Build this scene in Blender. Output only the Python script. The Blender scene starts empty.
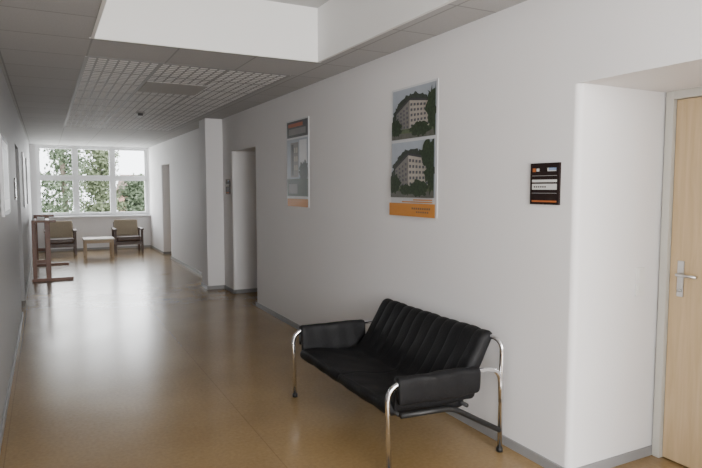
import bpy, bmesh, math, random
import numpy as np
from mathutils import Vector, Matrix
random.seed(3)
S=bpy.context.scene
XR=2.42; XL=-0.30; YB=-3.0; YF=16.1; ZC=2.59; ZT=3.02; DR=0.73

# ------------------------------------------------------------ materials
def mat(name,col,rough=0.6,metal=0.0,spec=0.5,noise=0.0,nscale=20,bump=0.0,bscale=60,coat=0.0):
    m=bpy.data.materials.new(name); m.use_nodes=True
    nt=m.node_tree; b=nt.nodes['Principled BSDF']
    b.inputs['Base Color'].default_value=(*col,1); b.inputs['Roughness'].default_value=rough
    b.inputs['Metallic'].default_value=metal
    b.inputs['Specular IOR Level'].default_value=spec
    b.inputs['Coat Weight'].default_value=coat
    tc=nt.nodes.new('ShaderNodeTexCoord')
    if noise>0:
        n=nt.nodes.new('ShaderNodeTexNoise'); n.inputs['Scale'].default_value=nscale; n.inputs['Detail'].default_value=4
        nt.links.new(tc.outputs['Object'],n.inputs['Vector'])
        r=nt.nodes.new('ShaderNodeMix'); r.data_type='RGBA'
        r.inputs[6].default_value=(*[c*(1-noise) for c in col],1)
        r.inputs[7].default_value=(*[min(1,c*(1+noise)) for c in col],1)
        nt.links.new(n.outputs['Fac'],r.inputs[0]); nt.links.new(r.outputs[2],b.inputs['Base Color'])
    if bump>0:
        n2=nt.nodes.new('ShaderNodeTexNoise'); n2.inputs['Scale'].default_value=bscale; n2.inputs['Detail'].default_value=3
        nt.links.new(tc.outputs['Object'],n2.inputs['Vector'])
        bp=nt.nodes.new('ShaderNodeBump'); bp.inputs['Strength'].default_value=bump; bp.inputs['Distance'].default_value=0.01
        nt.links.new(n2.outputs['Fac'],bp.inputs['Height']); nt.links.new(bp.outputs['Normal'],b.inputs['Normal'])
    return m
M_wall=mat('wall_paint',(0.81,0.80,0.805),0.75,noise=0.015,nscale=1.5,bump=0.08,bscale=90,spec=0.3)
M_wallshade=mat('wall_paint_shaded',(0.42,0.425,0.435),0.55,noise=0.02,nscale=1.5,bump=0.08,bscale=90,spec=0.3)  # wall paint darkened: the left wall's shade is put into its colour
M_white=mat('white_plaster',(0.88,0.88,0.87),0.7,noise=0.01,nscale=3)
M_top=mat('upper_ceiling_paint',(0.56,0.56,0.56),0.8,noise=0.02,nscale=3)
M_base=mat('grey_skirting',(0.27,0.27,0.275),0.45,noise=0.1,nscale=8)
M_frame=mat('grey_door_frame',(0.56,0.55,0.50),0.45,noise=0.02)
M_winf=mat('window_frame_paint',(0.82,0.83,0.84),0.4,noise=0.02)
M_chrome=mat('chrome',(0.82,0.82,0.84),0.12,metal=1.0,noise=0.02)
M_steel=mat('brushed_steel',(0.6,0.6,0.6),0.3,metal=1.0,noise=0.05)
M_leather=mat('black_leather',(0.007,0.007,0.008),0.58,spec=0.28,noise=0.3,nscale=12,bump=0.25,bscale=60)
M_black=mat('black_plastic',(0.012,0.012,0.012),0.5,noise=0.1)
M_rack=mat('red_brown_wood',(0.16,0.06,0.03),0.4,noise=0.25,nscale=14)
M_armw=mat('chair_wood',(0.06,0.03,0.02),0.4,noise=0.25,nscale=14)
M_cush=mat('beige_fabric',(0.30,0.25,0.18),0.9,noise=0.15,nscale=40,bump=0.2)
M_tablew=mat('table_wood',(0.45,0.34,0.22),0.35,noise=0.1)
M_tabtop=mat('table_top',(0.66,0.62,0.55),0.25,noise=0.03)
M_lat=mat('grille_metal',(0.34,0.34,0.35),0.6,noise=0.03)
M_latlit=mat('grille_lit_cells',(0.97,0.97,0.97),0.7,noise=0.01)  # near-white, stands for light on the inner walls of the open cells
M_panel=mat('access_panel',(0.42,0.41,0.40),0.7,noise=0.03)
M_switch=mat('switch_plastic',(0.8,0.8,0.78),0.3,noise=0.01)

def tile_mat(name,col,line,w=0.6,mort=0.008):
    m=mat(name,col,0.75); nt=m.node_tree; b=nt.nodes['Principled BSDF']
    tc=nt.nodes.new('ShaderNodeTexCoord'); mp=nt.nodes.new('ShaderNodeMapping'); mp.inputs['Location'].default_value=(-0.33,-0.4,0)
    br=nt.nodes.new('ShaderNodeTexBrick'); br.offset=0.0; br.inputs['Scale'].default_value=1
    br.inputs['Brick Width'].default_value=w; br.inputs['Row Height'].default_value=w
    br.inputs['Mortar Size'].default_value=mort; br.inputs['Mortar Smooth'].default_value=0.3
    br.inputs['Color1'].default_value=(*col,1); br.inputs['Color2'].default_value=(*[c*0.94 for c in col],1); br.inputs['Mortar'].default_value=(*line,1)
    nt.links.new(tc.outputs['Object'],mp.inputs['Vector']); nt.links.new(mp.outputs['Vector'],br.inputs['Vector'])
    nz=nt.nodes.new('ShaderNodeTexNoise'); nz.inputs['Scale'].default_value=140
    nt.links.new(tc.outputs['Object'],nz.inputs['Vector'])
    mx=nt.nodes.new('ShaderNodeMix'); mx.data_type='RGBA'; mx.blend_type='MULTIPLY'; mx.inputs[0].default_value=0.25
    nt.links.new(br.outputs['Color'],mx.inputs[6]); nt.links.new(nz.outputs['Fac'],mx.inputs[7])
    nt.links.new(mx.outputs[2],b.inputs['Base Color'])
    return m
M_tile=tile_mat('ceiling_tiles',(0.54,0.54,0.545),(0.34,0.34,0.34))

def floor_mat():
    m=mat('linoleum',(0.4,0.27,0.13),0.2,coat=0.15); nt=m.node_tree; b=nt.nodes['Principled BSDF']; L=nt.links
    b.inputs['Coat Roughness'].default_value=0.2
    tc=nt.nodes.new('ShaderNodeTexCoord')
    n=nt.nodes.new('ShaderNodeTexNoise'); n.inputs['Scale'].default_value=45; n.inputs['Detail'].default_value=6
    n2=nt.nodes.new('ShaderNodeTexNoise'); n2.inputs['Scale'].default_value=1.3; n2.inputs['Detail'].default_value=3
    L.new(tc.outputs['Object'],n.inputs['Vector']); L.new(tc.outputs['Object'],n2.inputs['Vector'])
    add=nt.nodes.new('ShaderNodeMath'); add.operation='ADD'; L.new(n.outputs['Fac'],add.inputs[0]); L.new(n2.outputs['Fac'],add.inputs[1])
    r=nt.nodes.new('ShaderNodeValToRGB'); r.color_ramp.elements[0].position=0.35; r.color_ramp.elements[1].position=0.7
    r.color_ramp.elements[0].color=(0.255,0.165,0.070,1); r.color_ramp.elements[1].color=(0.335,0.225,0.105,1)
    h=nt.nodes.new('ShaderNodeMath'); h.operation='MULTIPLY'; h.inputs[1].default_value=0.5; L.new(add.outputs[0],h.inputs[0]); L.new(h.outputs[0],r.inputs['Fac'])
    mp=nt.nodes.new('ShaderNodeMapping'); mp.inputs['Location'].default_value=(-1.14+2.8,-0.9+9,0)
    L.new(tc.outputs['Object'],mp.inputs['Vector'])
    br=nt.nodes.new('ShaderNodeTexBrick'); br.offset=0.0; br.inputs['Scale'].default_value=1
    br.inputs['Brick Width'].default_value=1.4; br.inputs['Row Height'].default_value=9.0
    br.inputs['Mortar Size'].default_value=0.003; br.inputs['Mortar Smooth'].default_value=0.5
    br.inputs['Color1'].default_value=(1,1,1,1); br.inputs['Color2'].default_value=(0.95,0.95,0.95,1); br.inputs['Mortar'].default_value=(0.74,0.71,0.68,1)
    L.new(mp.outputs['Vector'],br.inputs['Vector'])
    mx=nt.nodes.new('ShaderNodeMix'); mx.data_type='RGBA'; mx.blend_type='MULTIPLY'; mx.inputs[0].default_value=1
    L.new(r.outputs['Color'],mx.inputs[6]); L.new(br.outputs['Color'],mx.inputs[7]); L.new(mx.outputs[2],b.inputs['Base Color'])
    rr=nt.nodes.new('ShaderNodeMapRange'); rr.inputs['To Min'].default_value=0.18; rr.inputs['To Max'].default_value=0.30
    L.new(n2.outputs['Fac'],rr.inputs['Value']); L.new(rr.outputs[0],b.inputs['Roughness'])
    bp=nt.nodes.new('ShaderNodeBump'); bp.inputs['Strength'].default_value=0.07; bp.inputs['Distance'].default_value=0.01
    n3=nt.nodes.new('ShaderNodeTexNoise'); n3.inputs['Scale'].default_value=6; n3.inputs['Detail'].default_value=2
    L.new(tc.outputs['Object'],n3.inputs['Vector'])
    L.new(n3.outputs['Fac'],bp.inputs['Height']); L.new(bp.outputs['Normal'],b.inputs['Normal'])
    return m
M_floor=floor_mat()
def wood_mat(name,c1,c2,rough=0.35):
    m=mat(name,c1,rough); nt=m.node_tree; b=nt.nodes['Principled BSDF']; L=nt.links
    tc=nt.nodes.new('ShaderNodeTexCoord'); mp=nt.nodes.new('ShaderNodeMapping'); mp.inputs['Scale'].default_value=(14,14,0.9)
    n=nt.nodes.new('ShaderNodeTexNoise'); n.inputs['Scale'].default_value=2.5; n.inputs['Detail'].default_value=8; n.inputs['Distortion'].default_value=0.6
    L.new(tc.outputs['Object'],mp.inputs['Vector']); L.new(mp.outputs['Vector'],n.inputs['Vector'])
    r=nt.nodes.new('ShaderNodeValToRGB'); r.color_ramp.elements[0].position=0.3; r.color_ramp.elements[1].position=0.7
    r.color_ramp.elements[0].color=(*c1,1); r.color_ramp.elements[1].color=(*c2,1)
    L.new(n.outputs['Fac'],r.inputs['Fac']); L.new(r.outputs['Color'],b.inputs['Base Color'])
    return m
M_oak=wood_mat('oak_veneer',(0.50,0.36,0.20),(0.60,0.45,0.27))

# ------------------------------------------------------------ mesh helpers
def mk(name,verts,faces,mats,fm=None,smooth=False,parent=None):
    me=bpy.data.meshes.new(name); me.from_pydata([tuple(v) for v in verts],[],faces)
    if not isinstance(mats,(list,tuple)): mats=[mats]
    for m in mats: me.materials.append(m)
    if fm: 
        for p,i in zip(me.polygons,fm): p.material_index=i
    for p in me.polygons: p.use_smooth=smooth
    bm=bmesh.new(); bm.from_mesh(me); bmesh.ops.recalc_face_normals(bm,faces=bm.faces); bm.to_mesh(me); bm.free()
    me.update()
    o=bpy.data.objects.new(name,me); S.collection.objects.link(o)
    if parent: adopt(parent,o)
    return o
def adopt(p,o):
    o.parent=p; o.matrix_parent_inverse=Matrix.Translation(p.location).inverted()
def root(name,loc):
    e=bpy.data.objects.new(name,None); e.empty_display_size=0.1; e.location=loc; S.collection.objects.link(e); return e
class MB:
    def __init__(s): s.v=[]; s.f=[]; s.m=[]
    def box(s,x0,x1,y0,y1,z0,z1,mi=0):
        n=len(s.v)
        s.v+=[(x0,y0,z0),(x1,y0,z0),(x1,y1,z0),(x0,y1,z0),(x0,y0,z1),(x1,y0,z1),(x1,y1,z1),(x0,y1,z1)]
        for q in [(0,3,2,1),(4,5,6,7),(0,1,5,4),(1,2,6,5),(2,3,7,6),(3,0,4,7)]:
            s.f.append(tuple(n+i for i in q)); s.m.append(mi)
        return s
    def poly(s,pts,mi=0):
        n=len(s.v); s.v+=[tuple(p) for p in pts]; s.f.append(tuple(range(n,n+len(pts)))); s.m.append(mi); return s
    def prism(s,pts2,z0,z1,mi=0):
        n=len(s.v); k=len(pts2)
        s.v+=[(x,y,z0) for x,y in pts2]+[(x,y,z1) for x,y in pts2]
        s.f.append(tuple(n+i for i in reversed(range(k)))); s.m.append(mi)
        s.f.append(tuple(n+k+i for i in range(k))); s.m.append(mi)
        for i in range(k):
            j=(i+1)%k; s.f.append((n+i,n+j,n+k+j,n+k+i)); s.m.append(mi)
        return s
    def done(s,name,mats,bevel=0,parent=None,smooth=False,nocalc=False):
        o=mk(name,s.v,s.f,mats,s.m,smooth,parent)
        if bevel>0:
            b=o.modifiers.new('bevel','BEVEL'); b.width=bevel; b.segments=2; b.limit_method='ANGLE'
        return o
def box(name,x0,x1,y0,y1,z0,z1,m,bevel=0,parent=None):
    return MB().box(x0,x1,y0,y1,z0,z1).done(name,m,bevel,parent)
def fillet(pts,r,n=8):
    P=[Vector(p) for p in pts]; out=[P[0]]
    for i in range(1,len(P)-1):
        a=P[i-1]-P[i]; b=P[i+1]-P[i]; d=min(r,a.length*0.49,b.length*0.49)
        p0=P[i]+a.normalized()*d; p2=P[i]+b.normalized()*d
        for k in range(n+1):
            t=k/n; out.append(p0*(1-t)**2+P[i]*2*t*(1-t)+p2*t*t)
    out.append(P[-1]); return out
def tube(name,pts,r,m,fr=0.1,seg=14,parent=None):
    P=fillet(pts,fr) if len(pts)>2 else [Vector(p) for p in pts]
    v=[];f=[]; up=None
    for i,p in enumerate(P):
        t=(P[min(i+1,len(P)-1)]-P[max(i-1,0)]).normalized()
        if up is None:
            up=t.orthogonal().normalized()
        up=(up-t*up.dot(t)).normalized(); s=t.cross(up)
        for k in range(seg):
            a=2*math.pi*k/seg; v.append(p+up*math.cos(a)*r+s*math.sin(a)*r)
    for i in range(len(P)-1):
        for k in range(seg):
            j=(k+1)%seg; f.append((i*seg+k,i*seg+j,(i+1)*seg+j,(i+1)*seg+k))
    f.append(tuple(reversed(range(seg)))); f.append(tuple((len(P)-1)*seg+k for k in range(seg)))
    o=mk(name,v,f,m,None,True,parent); return o
def disc(name,c,r,h,m,axis='z',seg=32,parent=None):
    v=Vector(c); d={'x':Vector((h,0,0)),'y':Vector((0,h,0)),'z':Vector((0,0,h))}[axis]
    return tube(name,[v,v+d],r,m,seg=seg,parent=parent)

# ------------------------------------------------------------ room shell
box('floor',XL-1.0,XR+1.0,YB-0.2,YF+0.2,-0.2,0,M_floor)
rec=[(0.95,2.16),(7.38,8.42),(13.3,14.25)]
HEAD=2.08
PI0,PI1=8.93,9.33
def rounded(cx,cy,sx,sy,r=0.035,n=6):
    out=[]
    for k in range(n+1):
        a=math.pi/2*k/n
        out.append((cx+sx*r*(1-math.sin(a)), cy+sy*r*(1-math.cos(a))))
    return out
mb=MB()
ys=[YB]+[v for r in rec for v in r]+[YF]
for i in range(0,len(ys),2):
    y0,y1=ys[i],ys[i+1]
    pts=[(XR+DR,y0)]
    pts+= rounded(XR,y0,1,1) if i>0 else [(XR,y0)]
    pts+= list(reversed(rounded(XR,y1,1,-1))) if i<len(ys)-2 else [(XR,y1)]
    pts+=[(XR+DR,y1)]
    mb.prism(pts,0,HEAD)
mb.box(XR,XR+DR,YB,YF,HEAD,3.2)
mb.box(XR+DR,XR+DR+0.15,YB,YF,0,3.2)
mb.done('wall_right',M_wall)
MB().box(XR-0.26,XR+0.002,PI0,PI1,0,ZC).done('trim_pillar',M_wall,0.008)
# left wall with door niche, and an unseen side opening added behind the camera for a lamp
LW=(-2.6,-0.7,0.75,2.5)
mb=MB()
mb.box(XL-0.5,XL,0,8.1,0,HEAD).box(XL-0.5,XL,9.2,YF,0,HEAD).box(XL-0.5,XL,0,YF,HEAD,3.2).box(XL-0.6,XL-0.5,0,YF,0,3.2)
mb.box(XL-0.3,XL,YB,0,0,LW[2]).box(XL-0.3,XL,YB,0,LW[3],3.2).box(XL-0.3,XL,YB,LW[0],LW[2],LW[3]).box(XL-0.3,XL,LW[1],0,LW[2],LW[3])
mb.done('wall_left',M_wallshade)
# far wall with window opening
WX0,WX1,WZ0,WZ1=-0.17,2.40,0.86,ZC-0.003
MB().box(XL-0.6,XR+0.9,YF,YF+0.25,0,WZ0).box(XL-0.6,WX0,YF,YF+0.25,WZ0,3.2).box(WX1,XR+0.9,YF,YF+0.25,WZ0,3.2).box(WX0,WX1,YF,YF+0.25,WZ1,3.2).done('wall_far',M_wall)
# back wall (behind the camera) with a large window opening
BX0,BX1,BZ0,BZ1=-0.15,2.3,0.7,2.95
MB().box(XL-0.6,XR+0.9,YB-0.2,YB,0,BZ0).box(XL-0.6,BX0,YB-0.2,YB,BZ0,3.2).box(BX1,XR+0.9,YB-0.2,YB,BZ0,3.2).box(BX0,BX1,YB-0.2,YB,BZ1,3.2).done('wall_back',M_wall)

# ceilings
RX0,RX1,RY=0.33,2.05,4.55
PY0,PY1=5.2,11.2
mb=MB()
mb.box(XL-0.002,RX0,YB,YF,ZC,ZT-0.003).box(RX1,XR+0.002,YB,YF,ZC,ZT-0.003)
mb.box(RX0,RX1,RY,PY0,ZC,ZT-0.003).box(RX0,RX1,PY1,YF,ZC,ZT-0.003)
mb.done('ceiling',M_tile)
MB().box(RX0-0.02,RX1+0.02,RY-0.012,RY+0.01,ZC-0.004,ZT).box(RX0-0.01,RX0+0.012,YB,RY,ZC-0.004,ZT).box(RX1-0.012,RX1+0.01,YB,RY,ZC-0.004,ZT).done('trim_coffer',M_white)
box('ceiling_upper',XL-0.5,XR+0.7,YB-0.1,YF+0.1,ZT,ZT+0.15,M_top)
# perforated grille panels
g=root('ceiling_grille',((RX0+RX1)/2,(PY0+PY1)/2,ZC))
mb=MB(); zl=ZC-0.003
nx=21; dx=(RX1-RX0)/nx
for i in range(nx+1):
    x=RX0+i*dx; w=0.016 if i%7 else 0.034
    mb.box(x-w/2,x+w/2,PY0,PY1,zl,zl+0.002)
dy0=0.0857
ny=int((PY1-PY0)/dy0); dy=(PY1-PY0)/ny
for i in range(ny+1):
    y=PY0+i*dy; w=0.022 if i%7 else 0.046
    mb.box(RX0,RX1,y-w/2,y+w/2,zl+0.0003,zl+0.0018)
mb.done('lattice',M_lat,parent=g)
box('lit_cell_sheet',RX0-0.01,RX1+0.01,PY0-0.01,PY1+0.01,zl+0.0021,ZC+0.02,M_latlit,parent=g)  # white sheet that paints the grille's lit cell walls
box('access_panel',0.92,1.52,6.1,6.75,ZC-0.009,ZC-0.002,M_panel,0.002,parent=g)
sd=root('smoke_detector',(1.2,8.6,ZC))
disc('base',(1.2,8.6,ZC),0.055,-0.02,M_panel,parent=sd); disc('sensor',(1.2,8.6,ZC-0.02),0.035,-0.03,M_black,parent=sd)

# baseboards
bh=0.055; bt=0.012
def rrb():
    mb=MB(); ys=[YB]+[v for r in rec for v in r]+[YF]
    for i in range(0,len(ys),2):
        y0,y1=ys[i],ys[i+1]
        a=y0 if i==0 else y0+0.0; b=y1
        segs=[(a,b)]
        if y0<PI0<y1: segs=[(a,PI0),(PI1,b)]
        for (s,e) in segs: mb.box(XR-bt,XR+0.03,s-(bt if i>0 and s==a else 0),e+(bt if (i<len(ys)-2 and e==b) else 0),0,bh)
        if i<len(ys)-2: mb.box(XR,XR+DR-0.02,y1,y1+bt,0,bh)
        if i>0: mb.box(XR,XR+DR-0.02,y0-bt,y0,0,bh)
    mb.box(XR-0.26-bt,XR,PI0-bt,PI0,0,bh).box(XR-0.26-bt,XR-0.26,PI0,PI1,0,bh).box(XR-0.26-bt,XR,PI1,PI1+bt,0,bh)
    return mb.done('baseboard_right',M_base,0.002)
rrb()
MB().box(XL,XL+bt,YB,8.1,0,bh).box(XL,XL+bt,9.2,YF,0,bh).done('baseboard_left',M_base,0.002)
box('baseboard_far',XL,XR,YF-bt,YF,0,bh,M_base,0.002)

# doors in the niches
def door(name,y0,y1,X,side=1,hand=-1):
    r=root(name,(X,(y0+y1)/2,0)); s=-side
    fx=sorted([X,X+s*0.07])
    MB().box(fx[0],fx[1],y0,y0+0.045,0,HEAD).box(fx[0],fx[1],y1-0.045,y1,0,HEAD).box(fx[0],fx[1],y0+0.045,y1-0.045,HEAD-0.045,HEAD).done('frame',M_frame,0.003,parent=r)
    lx=sorted([X+s*0.003,X+s*0.045])
    box('leaf',lx[0],lx[1],y0+0.048,y1-0.048,0.008,HEAD-0.048,M_oak,0.003,parent=r)
    hx=X+s*0.045; hy=(y1-0.115) if hand>0 else (y0+0.115)
    px=sorted([hx,hx+s*0.008])
    box('handle_plate',px[0],px[1],hy-0.02,hy+0.02,0.95,1.15,M_steel,0.004,parent=r)
    tube('lever',[(hx,hy,1.075),(hx+s*0.055,hy,1.075),(hx+s*0.055,hy-hand*0.12,1.075)],0.009,M_steel,0.03,parent=r)
    disc('key_cylinder',(hx+s*0.008,hy,0.985),0.010,s*0.01,M_steel,'x',16,parent=r)
    return r
door('door_1',rec[0][0]+0.012,rec[0][1]-0.012,XR+DR,1,1)
door('door_2',rec[1][0]+0.012,rec[1][1]-0.012,XR+DR,1,-1)
door('door_3',rec[2][0]+0.012,rec[2][1]-0.012,XR+DR,1,-1)
door('door_4',8.1+0.012,9.2-0.012,XL-0.5,-1,1)

# window with 3x2 panes
w=root('window_1',((WX0+WX1)/2,YF+0.1,(WZ0+WZ1)/2))
y0,y1=YF+0.08,YF+0.16
mb=MB(); fw=0.06
mb.box(WX0,WX1,y0,y1,WZ0,WZ0+fw).box(WX0,WX1,y0,y1,WZ1-fw,WZ1).box(WX0,WX0+fw,y0,y1,WZ0+fw,WZ1-fw).box(WX1-fw,WX1,y0,y1,WZ0+fw,WZ1-fw)
cw=(WX1-WX0)/3; mz=1.80
for i in (1,2): mb.box(WX0+i*cw-0.05,WX0+i*cw+0.05,y0,y1,WZ0+fw,WZ1-fw)
for i in range(3):
    a=WX0+i*cw+(fw if i==0 else 0.05); b=WX0+(i+1)*cw-(fw if i==2 else 0.05)
    mb.box(a,b,y0,y1,mz-0.045,mz+0.045)
    for (c,d) in ((WZ0+fw,mz-0.045),(mz+0.045,WZ1-fw)):
        q=0.02
        mb.box(a,b,y0+0.01,y1-0.01,c,c+q).box(a,b,y0+0.01,y1-0.01,d-q,d).box(a,a+q,y0+0.01,y1-0.01,c+q,d-q).box(b-q,b,y0+0.01,y1-0.01,c+q,d-q)
mb.done('frame',M_winf,parent=w)
box('sill',WX0-0.04,WX1+0.01,YF-0.12,YF+0.079,WZ0-0.03,WZ0,M_winf,0.004,parent=w)
w2=root('window_2',((BX0+BX1)/2,YB-0.1,1.8))
mb=MB(); a,b=YB-0.15,YB-0.08
mb.box(BX0,BX1,a,b,BZ0,BZ0+fw).box(BX0,BX1,a,b,BZ1-fw,BZ1).box(BX0,BX0+fw,a,b,BZ0+fw,BZ1-fw).box(BX1-fw,BX1,a,b,BZ0+fw,BZ1-fw).box(1.05,1.11,a,b,BZ0+fw,BZ1-fw)
mb.done('frame',M_winf,parent=w2)
w3=root('added_side_window',(XL-0.25,(LW[0]+LW[1])/2,1.6))  # added frame for the side lamp's opening, never in view
mb=MB(); a,b=XL-0.28,XL-0.22
mb.box(a,b,LW[0],LW[1],LW[2],LW[2]+fw).box(a,b,LW[0],LW[1],LW[3]-fw,LW[3]).box(a,b,LW[0],LW[0]+fw,LW[2]+fw,LW[3]-fw).box(a,b,LW[1]-fw,LW[1],LW[2]+fw,LW[3]-fw).box(a,b,-1.68,-1.62,LW[2]+fw,LW[3]-fw)
mb.done('frame',M_winf,parent=w3)

# ------------------------------------------------------------ posters / signs
def flatcol(name,c,r=0.4,n=0.06,s=30): return mat(name,c,r,noise=n,nscale=s,spec=0.3)
P_paper=flatcol('poster_paper',(0.66,0.67,0.69)); P_sky=flatcol('poster_sky',(0.38,0.42,0.48),n=0.15,s=6); P_dome=flatcol('poster_dark_foliage',(0.045,0.055,0.045),n=0.7,s=50)
P_bld=flatcol('poster_building',(0.46,0.42,0.37),n=0.15); P_win=flatcol('poster_windows',(0.11,0.11,0.13),n=0.3); P_tree=flatcol('poster_trees',(0.035,0.052,0.028),n=0.95,s=60)
P_or=flatcol('poster_orange',(0.58,0.24,0.045)); P_ground=flatcol('poster_ground',(0.13,0.13,0.115),n=0.4); P_ink=flatcol('poster_ink',(0.15,0.10,0.07))
P_dark=flatcol('poster_dark',(0.06,0.06,0.065),n=0.4); P_red=flatcol('poster_red',(0.42,0.10,0.04)); P_grass=flatcol('poster_grass',(0.11,0.14,0.08),n=0.5)
P_shade=flatcol('poster_building_shade',(0.22,0.21,0.20),n=0.2)
pm=[P_paper,P_sky,P_dome,P_bld,P_win,P_tree,P_or,P_ground,P_ink,P_dark,P_red,P_grass,P_shade]
def wallpic(name,ya,yb,z0,z1,shapes,X=XR,s=-1,thick=0.006,mats=pm,base=0,gap=0.001):
    W=yb-ya; H=z1-z0
    def P(u,v,l):
        y = yb-u*W if s<0 else ya+u*W
        return (X+s*(thick+gap+0.0003*l),y,z0+v*H)
    mb=MB(); a,b=sorted([X+s*gap,X+s*(thick+gap)]); mb.box(a,b,ya,yb,z0,z1,base)
    for l,(mi,pts) in enumerate(shapes):
        pp=[P(u,v,l*0.4+1) for u,v in pts]; mb.poly(pp,mi)
    o=mk(name,mb.v,mb.f,mats,mb.m); return o
def rect(u0,u1,v0,v1): return [(u0,v0),(u1,v0),(u1,v1),(u0,v1)]
def blob(cx,cy,rx,ry,seed,n=40):
    R=random.Random(seed); return [(cx+rx*(0.65+0.4*R.random())*math.cos(2*math.pi*k/n),cy+ry*(0.65+0.4*R.random())*math.sin(2*math.pi*k/n)) for k in range(n)]
def clip(pts,u0,u1,v0,v1): return [(min(max(u,u0),u1),min(max(v,v0),v1)) for u,v in pts]
def photo(v0,v1,seed,var=0):
    H=v1-v0; f=lambda v:v0+v*H; U0,U1=0.03,0.97; sh=[(1,rect(U0,U1,v0,v1))]
    c=lambda pts:clip([(u,f(v)) for u,v in pts],U0,U1,v0,v1)
    for k,a in enumerate(range(25,185,20)):
        sh.append((2,c(blob(0.50+0.38*math.cos(math.radians(a)),0.28+0.48*math.sin(math.radians(a)),0.15,0.15,seed*7+k,24))))
    sh.append((12,c([(0.18,0.2),(0.86,0.2),(0.86,0.66),(0.46,0.72),(0.18,0.50)])))
    sh.append((3,c([(0.42,0.18),(0.88,0.2),(0.88,0.66),(0.42,0.76)])))
    sh.append((12,c([(0.12,0.2),(0.42,0.18),(0.42,0.76),(0.12,0.52)])))
    sh.append((9,c([(0.40,0.76),(0.90,0.655),(0.90,0.69),(0.41,0.80),(0.10,0.55),(0.12,0.52)])))
    for r in range(5):
        for k in range(6):
            u=0.45+k*0.07; t=(u-0.42)/0.46; h0=0.22+(0.24-0.22)*t; hs=0.105-0.02*t
            v=h0+r*hs; sh.append((4,c(rect(u,u+0.042,v,v+hs*0.5))))
        for k in range(4):
            u=0.15+k*0.07; t=(u-0.12)/0.30; hs=0.06+0.04*t; v=0.21+r*hs; sh.append((4,c(rect(u,u+0.035,v,v+hs*0.5))))
    sh.append((7,c(rect(0,1,0,0.14))))
    sh.append((11,c([(0,0.12),(0.5,0.10),(1,0.12),(1,0.20),(0,0.19)])))
    sh.append((5,c(blob(0.96,0.50,0.20,0.52,seed)))); sh.append((5,c(blob(0.66,0.16,0.24,0.17,seed+1)))); sh.append((5,c(blob(0.12,0.24,0.17,0.20,seed+2))))
    if var: sh.append((5,c(blob(0.86,0.74,0.18,0.28,seed+4)))); sh.append((5,c(blob(0.38,0.14,0.16,0.12,seed+6))))
    return sh
sh=photo(0.60,0.985,5)+photo(0.145,0.575,9,1)+[(6,rect(0.0,1,0.0,0.10))]
for k,(a,b,c) in enumerate([(0.30,0.95,0.108),(0.55,0.95,0.124)]): sh.append((6,rect(a,b,c,c+0.008)))
for k in range(9): sh.append((8,rect(0.52+k*0.045,0.52+k*0.045+0.03,0.055,0.07)))
for k in range(6): sh.append((8,rect(0.62+k*0.045,0.62+k*0.045+0.03,0.03,0.042)))
wallpic('building_poster',3.37,3.98,1.34,2.30,sh,thick=0.004)
sh=[(9,rect(0.03,0.97,0.80,0.985)),(10,rect(0.10,0.75,0.92,0.96)),(12,rect(0.12,0.88,0.83,0.90)),(1,rect(0.03,0.97,0.30,0.78)),(12,rect(0.20,0.56,0.34,0.74)),(0,rect(0.60,0.92,0.46,0.76)),
    (2,clip(blob(0.80,0.40,0.24,0.14,3),0.03,0.97,0.3,0.78)),(5,rect(0.03,0.97,0.12,0.32)),(12,rect(0.10,0.5,0.15,0.26)),(6,rect(0.03,0.97,0.0,0.09)),(9,rect(0.24,0.34,0.36,0.72))]
for k in range(6): sh.append((3,rect(0.37+(k%2)*0.09,0.43+(k%2)*0.09,0.42+0.1*(k//2),0.48+0.1*(k//2))))
wallpic('information_poster',5.61,6.23,1.35,2.28,sh)
# office sign
S_dark=flatcol('sign_dark',(0.022,0.014,0.013),0.25); S_w=flatcol('sign_label',(0.66,0.66,0.64)); S_b=flatcol('sign_blue_mark',(0.25,0.35,0.55)); S_o=flatcol('sign_orange',(0.42,0.12,0.03)); S_g=flatcol('sign_rail',(0.35,0.34,0.34))
sm=[S_dark,S_w,S_b,S_o,S_g]
sh=[(3,rect(0.08,0.19,0.79,0.88)),(1,rect(0.22,0.32,0.80,0.87)),(1,rect(0.60,0.90,0.80,0.88)),(2,rect(0.64,0.90,0.82,0.88)),
    (1,rect(0.07,0.93,0.54,0.60)),(1,rect(0.07,0.93,0.36,0.50)),(3,rect(0.07,0.93,0.06,0.10)),(4,rect(0.07,0.93,0.27,0.28)),(4,rect(0.07,0.93,0.69,0.70))]
for k in range(6): sh.append((0,rect(0.14+k*0.075,0.14+k*0.075+0.05,0.41,0.445)))
o=wallpic('office_sign',2.267,2.476,1.46,1.685,sh,thick=0.012,mats=sm)
sh2=[(1,rect(0.1,0.9,0.5,0.65)),(3,rect(0.08,0.9,0.06,0.14)),(2,rect(0.6,0.9,0.8,0.9))]
wallpic('office_sign',8.54,8.74,1.46,1.68,sh2,thick=0.012,mats=sm)
# left wall pictures
sh=[(9,rect(0.0,1.0,0.0,1)),(0,rect(0.07,0.93,0.06,0.94)),(1,rect(0.15,0.85,0.2,0.85))]
wallpic('framed_picture',5.2,6.05,1.33,1.96,sh,X=XL,s=1,thick=0.02)
wallpic('office_sign',7.50,7.70,1.42,1.66,sh2,X=XL,s=1,thick=0.012,mats=sm)
wallpic('framed_picture',10.3,11.1,1.25,2.1,sh,X=XL,s=1,thick=0.02)
wallpic('framed_picture',12.4,13.2,1.25,2.1,sh,X=XL,s=1,thick=0.02)
# light switches
ls=root('light_switch',(2.93,2.16,1.04))
for k,z in enumerate((0.985,1.075)):
    box('plate_%d'%(k+1),2.895,2.965,2.150,2.16,z-0.035,z+0.035,M_switch,0.003,parent=ls)
    box('rocker_%d'%(k+1),2.908,2.952,2.145,2.150,z-0.022,z+0.022,M_switch,0.002,parent=ls)

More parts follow.
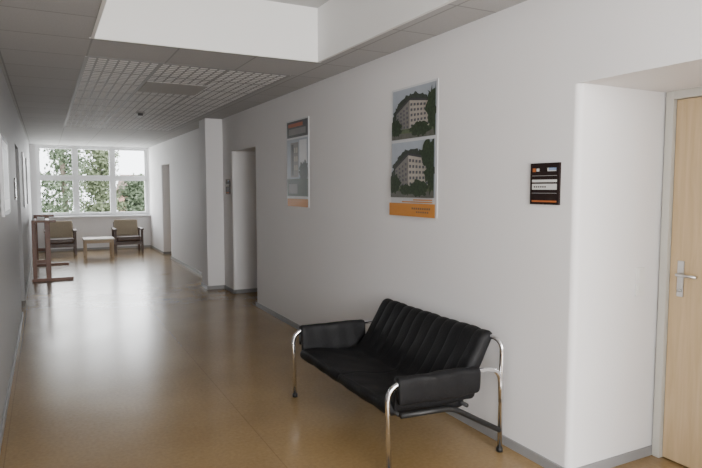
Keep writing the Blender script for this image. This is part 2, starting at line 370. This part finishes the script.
# ------------------------------------------------------------ sofa
so=root('tubular_sofa',(1.97,3.3,0))
yn_f,yn_r,yf_f,yf_r=2.645,2.595,4.0,3.97
R=0.0145
for nm,a,b in (('near',yn_f,yn_r),('far',yf_f,yf_r)):
    tube('side_frame_'+nm,[(1.60,a,0.012),(1.585,a,0.50),(2.325,b,0.505),(2.33,b,0.30)],R,M_chrome,0.11,parent=so)
    disc('front_foot_'+nm,(1.60,a,0),0.019,0.022,M_black,parent=so)
    disc('rear_foot_'+nm,(2.33,b,0),0.019,0.022,M_black,parent=so)
tube('rear_frame',[(2.33,yn_r,0.012),(2.335,yn_r,0.672),(2.305,yn_r+0.15,0.672),(2.305,yf_r-0.15,0.672),(2.335,yf_r,0.672),(2.33,yf_r,0.012)],R,M_chrome,0.12,parent=so)
tube('front_rail',[(1.66,yn_f,0.325),(1.66,yf_f,0.325)],0.012,M_black,parent=so)
tube('seat_rail_rear',[(2.10,yn_r+0.02,0.31),(2.10,yf_r-0.02,0.31)],0.012,M_black,parent=so)
for nm,b in (('near',yn_r),('far',yf_r)):
    tube('strut_'+nm,[(1.66,b+0.03,0.325),(2.0,b+0.03,0.31),(2.325,b,0.13)],0.016,M_black,0.06,parent=so)
def catmull(P,n,closed=True):
    out=[];N=len(P)
    for i in range(N):
        p0,p1,p2,p3=[np.array(P[(i+k-1)%N],float) for k in range(4)]
        for k in range(n):
            t=k/n; out.append(0.5*((2*p1)+(-p0+p2)*t+(2*p0-5*p1+4*p2-p3)*t*t+(-p0+3*p1-3*p2+p3)*t**3))
    return np.array(out)
prof=[(1.68,.295),(1.630,.302),(1.610,.338),(1.636,.372),(1.74,.374),(1.86,.358),(1.98,.346),(2.055,.364),(2.11,.43),(2.185,.55),(2.25,.66),(2.29,.70),(2.33,.698),(2.342,.665),(2.30,.58),(2.23,.44),(2.165,.33),(2.10,.280),(1.98,.278),(1.82,.287)]
C=catmull(prof,6); n=len(C)
T=np.roll(C,-1,0)-np.roll(C,1,0); Nn=np.stack([-T[:,1],T[:,0]],1); Nn/=np.linalg.norm(Nn,axis=1)[:,None]
amp=np.zeros(n)
for i in range(n):
    k=i/6
    if 8<=k<=12.5: amp[i]=0.008
    elif 7<=k<8: amp[i]=0.008*(k-7)
    elif 12.5<k<15: amp[i]=0.005
yA,yB=yn_r+0.075,yf_r-0.085; ny=240; V=[];F=[]
nch=12
for j in range(ny+1):
    t=j/ny; y=yA+(yB-yA)*t
    ph=t*nch; groove=1-abs(math.sin(math.pi*ph))**0.5
    e=min(t,1-t)*(yB-yA); endin=0.02*max(0,1-e/0.03)**2
    sseam=0.006*math.exp(-((t-0.5)*(yB-yA)/0.008)**2)
    for i in range(n):
        k=i/6
        wr=0.003*math.sin(9*y+14*C[i,0])*math.sin(13*C[i,1]+6*y)+0.0015*math.sin(31*y+22*C[i,0])+0.0015*math.sin(37*C[i,1]+5*y)
        front=1 if k<13 else 0.3
        d=-amp[i]*groove-endin+wr*front-(sseam if 2<k<7.5 else 0)
        sag=-0.012*math.sin(math.pi*t) if 3<k<7 else 0
        px,pz=C[i]+Nn[i]*d
        yy=y
        if k<7 or k>16.5: yy=y+(t-0.5)*2*0.03
        yy+= (0.045)*(2.33-px)/0.7*(1-t)+0.03*(2.33-px)/0.7*t
        V.append((px,yy,pz+sag))
for j in range(ny):
    for i in range(n):
        k=(i+1)%n; F.append((j*n+i,j*n+k,(j+1)*n+k,(j+1)*n+i))
F.append(tuple(range(n))); F.append(tuple(ny*n+i for i in reversed(range(n))))
mk('leather_seat_and_back',V,F,M_leather,None,True,so)
def armpad(nm,yf_,yr_,inner):
    P=[(-0.020,.385),(-0.030,.42),(-0.031,.50),(-0.020,.526),(0.004,.532),(0.028,.523),(0.038,.49),(0.042,.43),(0.050,.36),(0.045,.335),(0.028,.342),(0.020,.40),(0.006,.41),(-0.008,.395)]
    C=catmull(P,4); n=len(C); V=[];F=[]; m=60
    for j in range(m+1):
        t=j/m; x=1.645+(2.165-1.645)*t; y=yf_+(yr_-yf_)*(x-1.60)/0.73
        e=min(t,1-t); sc=1-0.08*max(0,1-e/0.03)**2
        for i in range(n):
            d,z=C[i]; w=0.0034*math.sin(19*x+14*z+d*30)+0.0016*math.sin(47*x+11*z)
            d2=d*sc+w; z2=.47+(z-.47)*sc+w*0.6+0.010*math.sin(math.pi*t)*(-1 if z<.42 else 0.2)
            V.append((x,y+inner*d2,z2))
    for j in range(m):
        for i in range(n):
            k=(i+1)%n; F.append((j*n+i,j*n+k,(j+1)*n+k,(j+1)*n+i))
    F.append(tuple(range(n))); F.append(tuple(m*n+i for i in reversed(range(n))))
    mk('arm_pad_'+nm,V,F,M_leather,None,True,so)
armpad('near',yn_f,yn_r,1); armpad('far',yf_f,yf_r,-1)

# ------------------------------------------------------------ far furniture
def armchair(cx,cy,W=0.33):
    r=root('armchair',(cx,cy,0))
    for s in (-1,1):
        x=cx+s*(W-0.03); nm='left' if s<0 else 'right'
        mb=MB(); a,b=x-0.025,x+0.025
        mb.box(a,b,cy-0.33,cy-0.27,0,0.55).box(a,b,cy+0.25,cy+0.31,0,0.55).box(x-0.035,x+0.035,cy-0.36,cy+0.34,0.55,0.585).box(a,b,cy-0.27,cy+0.25,0.22,0.28)
        mb.done('side_'+nm,M_armw,0.006,parent=r)
    MB().box(cx-W+0.055,cx+W-0.055,cy-0.32,cy-0.28,0.20,0.28).box(cx-W+0.055,cx+W-0.055,cy+0.25,cy+0.29,0.20,0.28).done('rails',M_armw,0.004,parent=r)
    box('seat',cx-W+0.06,cx+W-0.06,cy-0.34,cy+0.2,0.285,0.40,M_armw,0.03,parent=r)
    o=box('back',cx-W+0.06,cx+W-0.06,0,0.12,0,0.44,M_cush,0.035,parent=r)
    me=o.data; me.transform(Matrix.Translation((0,cy+0.14,0.36))@Matrix.Rotation(math.radians(-14),4,'X'))
    o=box('back_frame',cx-W+0.05,cx+W-0.05,0.125,0.15,0.0,0.40,M_armw,0.01,parent=r)
    o.data.transform(Matrix.Translation((0,cy+0.14,0.36))@Matrix.Rotation(math.radians(-14),4,'X'))
armchair(0.28,15.2); armchair(1.74,15.2)
t=root('coffee_table',(1.03,14.4,0))
box('top',0.71,1.35,14.1,14.72,0.40,0.43,M_tabtop,0.006,parent=t)
mb=MB()
for x in (0.73,1.285):
    for y in (14.13,14.65): mb.box(x,x+0.045,y,y+0.045,0,0.40)
mb.box(0.775,1.285,14.14,14.165,0.33,0.40).box(0.775,1.285,14.665,14.685,0.33,0.40).box(0.74,0.765,14.175,14.65,0.33,0.40).box(1.295,1.32,14.175,14.65,0.33,0.40)
mb.done('legs',M_tablew,0.004,parent=t)
# wooden trestle rack by left wall
r=root('wooden_rack',(0.05,12.1,0)); q=0.0
for k,y in enumerate((11.0,13.2)):
    mb=MB()
    mb.box(-0.24+q,0.38+q,y-0.035,y+0.035,0,0.05)
    mb.box(-0.03+q,0.05+q,y-0.03,y+0.03,0.05,0.98)
    mb.box(-0.22+q,-0.16+q,y-0.03,y+0.03,0.05,0.98)
    mb.box(-0.22+q,0.14+q,y-0.035,y+0.035,0.98,1.02)
    mb.box(-0.16+q,-0.03+q,y-0.015,y+0.015,0.30,0.36)
    mb.done('end_frame_%d'%(k+1),M_rack,0.004,parent=r)
MB().box(-0.02+q,0.04+q,11.03,13.17,0.90,0.96).box(-0.02+q,0.04+q,11.03,13.17,0.22,0.28).box(-0.21+q,-0.17+q,11.03,13.17,0.90,0.96).box(-0.02+q,0.04+q,12.1,12.16,0.28,0.90).done('long_rails',M_rack,0.004,parent=r)

# ------------------------------------------------------------ outside
M_grass=mat('grass',(0.16,0.19,0.09),0.9,noise=0.3,nscale=2)
M_bark=mat('bark',(0.16,0.13,0.10),0.9,noise=0.3)
M_leaf=mat('foliage',(0.11,0.145,0.085),0.7,noise=0.3,nscale=1.5)
M_leaf2=mat('foliage_light',(0.15,0.18,0.10),0.7,noise=0.3,nscale=1.5)
M_brick=mat('red_facade',(0.38,0.20,0.15),0.8,noise=0.2,nscale=3)
M_roof=mat('roof',(0.22,0.15,0.13),0.8,noise=0.2)
box('ground',-60,70,18,110,-5.2,-5,M_grass)
def tree(x,y,ztop,rad,seed,m,dens=1.0):
    R_=random.Random(seed); r=root('tree',(x,y,-5)); hgt=ztop+5
    tube('trunk',[(x,y,-5),(x+0.15,y,-5+hgt*0.5),(x,y,ztop-0.4)],0.10,M_bark,0.5,8,parent=r)
    v=[];f=[]
    for k in range(18):
        zz=-5+hgt*(0.32+0.66*k/17); rr=rad*(1.15-0.75*k/17)
        for q in range(4):
            a=R_.random()*6.283; L=rr*(0.45+0.55*R_.random()); e=(x+math.cos(a)*L,y+math.sin(a)*L,zz+0.3*R_.random())
            n0=len(v); v+= [(x,y,zz-0.3),(x,y,zz-0.34),e]; f.append((n0,n0+1,n0+2))
            for _ in range(int(130*dens)):
                tt=0.45+0.6*R_.random(); c=Vector((x+(e[0]-x)*tt,y+(e[1]-y)*tt,zz-0.3+(e[2]-zz+0.3)*tt))+Vector((R_.gauss(0,.20),R_.gauss(0,.20),R_.gauss(0,.11)))
                s=0.05+0.045*R_.random(); d1=Vector((R_.gauss(0,1),R_.gauss(0,1),R_.gauss(0,1))).normalized(); d2=d1.orthogonal().normalized()
                n0=len(v); v+=[c+d1*s,c+d2*s*0.7,c-d1*s,c-d2*s*0.7]; f.append((n0,n0+1,n0+2,n0+3))
    me=bpy.data.meshes.new('leaves'); me.from_pydata([tuple(q) for q in v],[],f); me.materials.append(m)
    o=bpy.data.objects.new('leaves',me); S.collection.objects.link(o); adopt(r,o)
tree(0.6,27,5.4,1.25,1,M_leaf,0.8)
tree(2.15,29,4.2,1.2,2,M_leaf2,1.1)
tree(3.9,29,2.0,1.3,3,M_leaf,1.1)
tree(-2.2,31,5.5,2.0,4,M_leaf2,1.0)
tree(6.8,33,4.8,2.0,5,M_leaf,1.0)
b=root('house',(9,50,-5))
box('walls',5.5,14,46,54,-5,1.1,M_brick,parent=b)
mk('roof_part',[(5.3,45.8,1.1),(14.2,45.8,1.1),(14.2,54.2,1.1),(5.3,54.2,1.1),(5.3,50,2.6),(14.2,50,2.6)],[(0,1,5,4),(3,4,5,2),(0,4,3),(1,2,5)],M_roof,parent=b)

# ------------------------------------------------------------ lights
wd=bpy.data.worlds.new('overcast'); S.world=wd; wd.use_nodes=True
bg=wd.node_tree.nodes['Background']; bg.inputs[0].default_value=(0.93,0.965,1.0,1); bg.inputs[1].default_value=6.5
def area(name,loc,rot,sx,sy,e,col=(1,1,1)):
    l=bpy.data.lights.new(name,'AREA'); l.shape='RECTANGLE'; l.size=sx; l.size_y=sy; l.energy=e; l.color=col
    o=bpy.data.objects.new(name,l); o.location=loc; o.rotation_euler=rot; S.collection.objects.link(o); return o
area('daylight_back',((BX0+BX1)/2,YB-0.03,(BZ0+BZ1)/2),(math.radians(90),0,0),BX1-BX0-0.1,BZ1-BZ0-0.1,280,(1.0,0.975,0.945))
area('added_side_light',(XL-0.15,(LW[0]+LW[1])/2,(LW[2]+LW[3])/2),(0,math.radians(-90),0),LW[3]-LW[2]-0.1,LW[1]-LW[0]-0.1,110,(1.0,0.98,0.96))  # added lamp: brightens the right wall, keeps the left one dim
area('daylight_far',((WX0+WX1)/2,YF+0.35,(WZ0+WZ1)/2),(math.radians(-90),0,0),WX1-WX0,WZ1-WZ0,110,(0.98,0.99,1.0))

# ------------------------------------------------------------ camera
cd=bpy.data.cameras.new('camera'); cd.sensor_width=36; cd.lens=590/702*36; cd.clip_end=300
co=bpy.data.objects.new('camera',cd); co.location=(0,0,1.55); co.rotation_euler=(math.radians(90-4.46),0,math.radians(-27.35))
S.collection.objects.link(co); S.camera=co
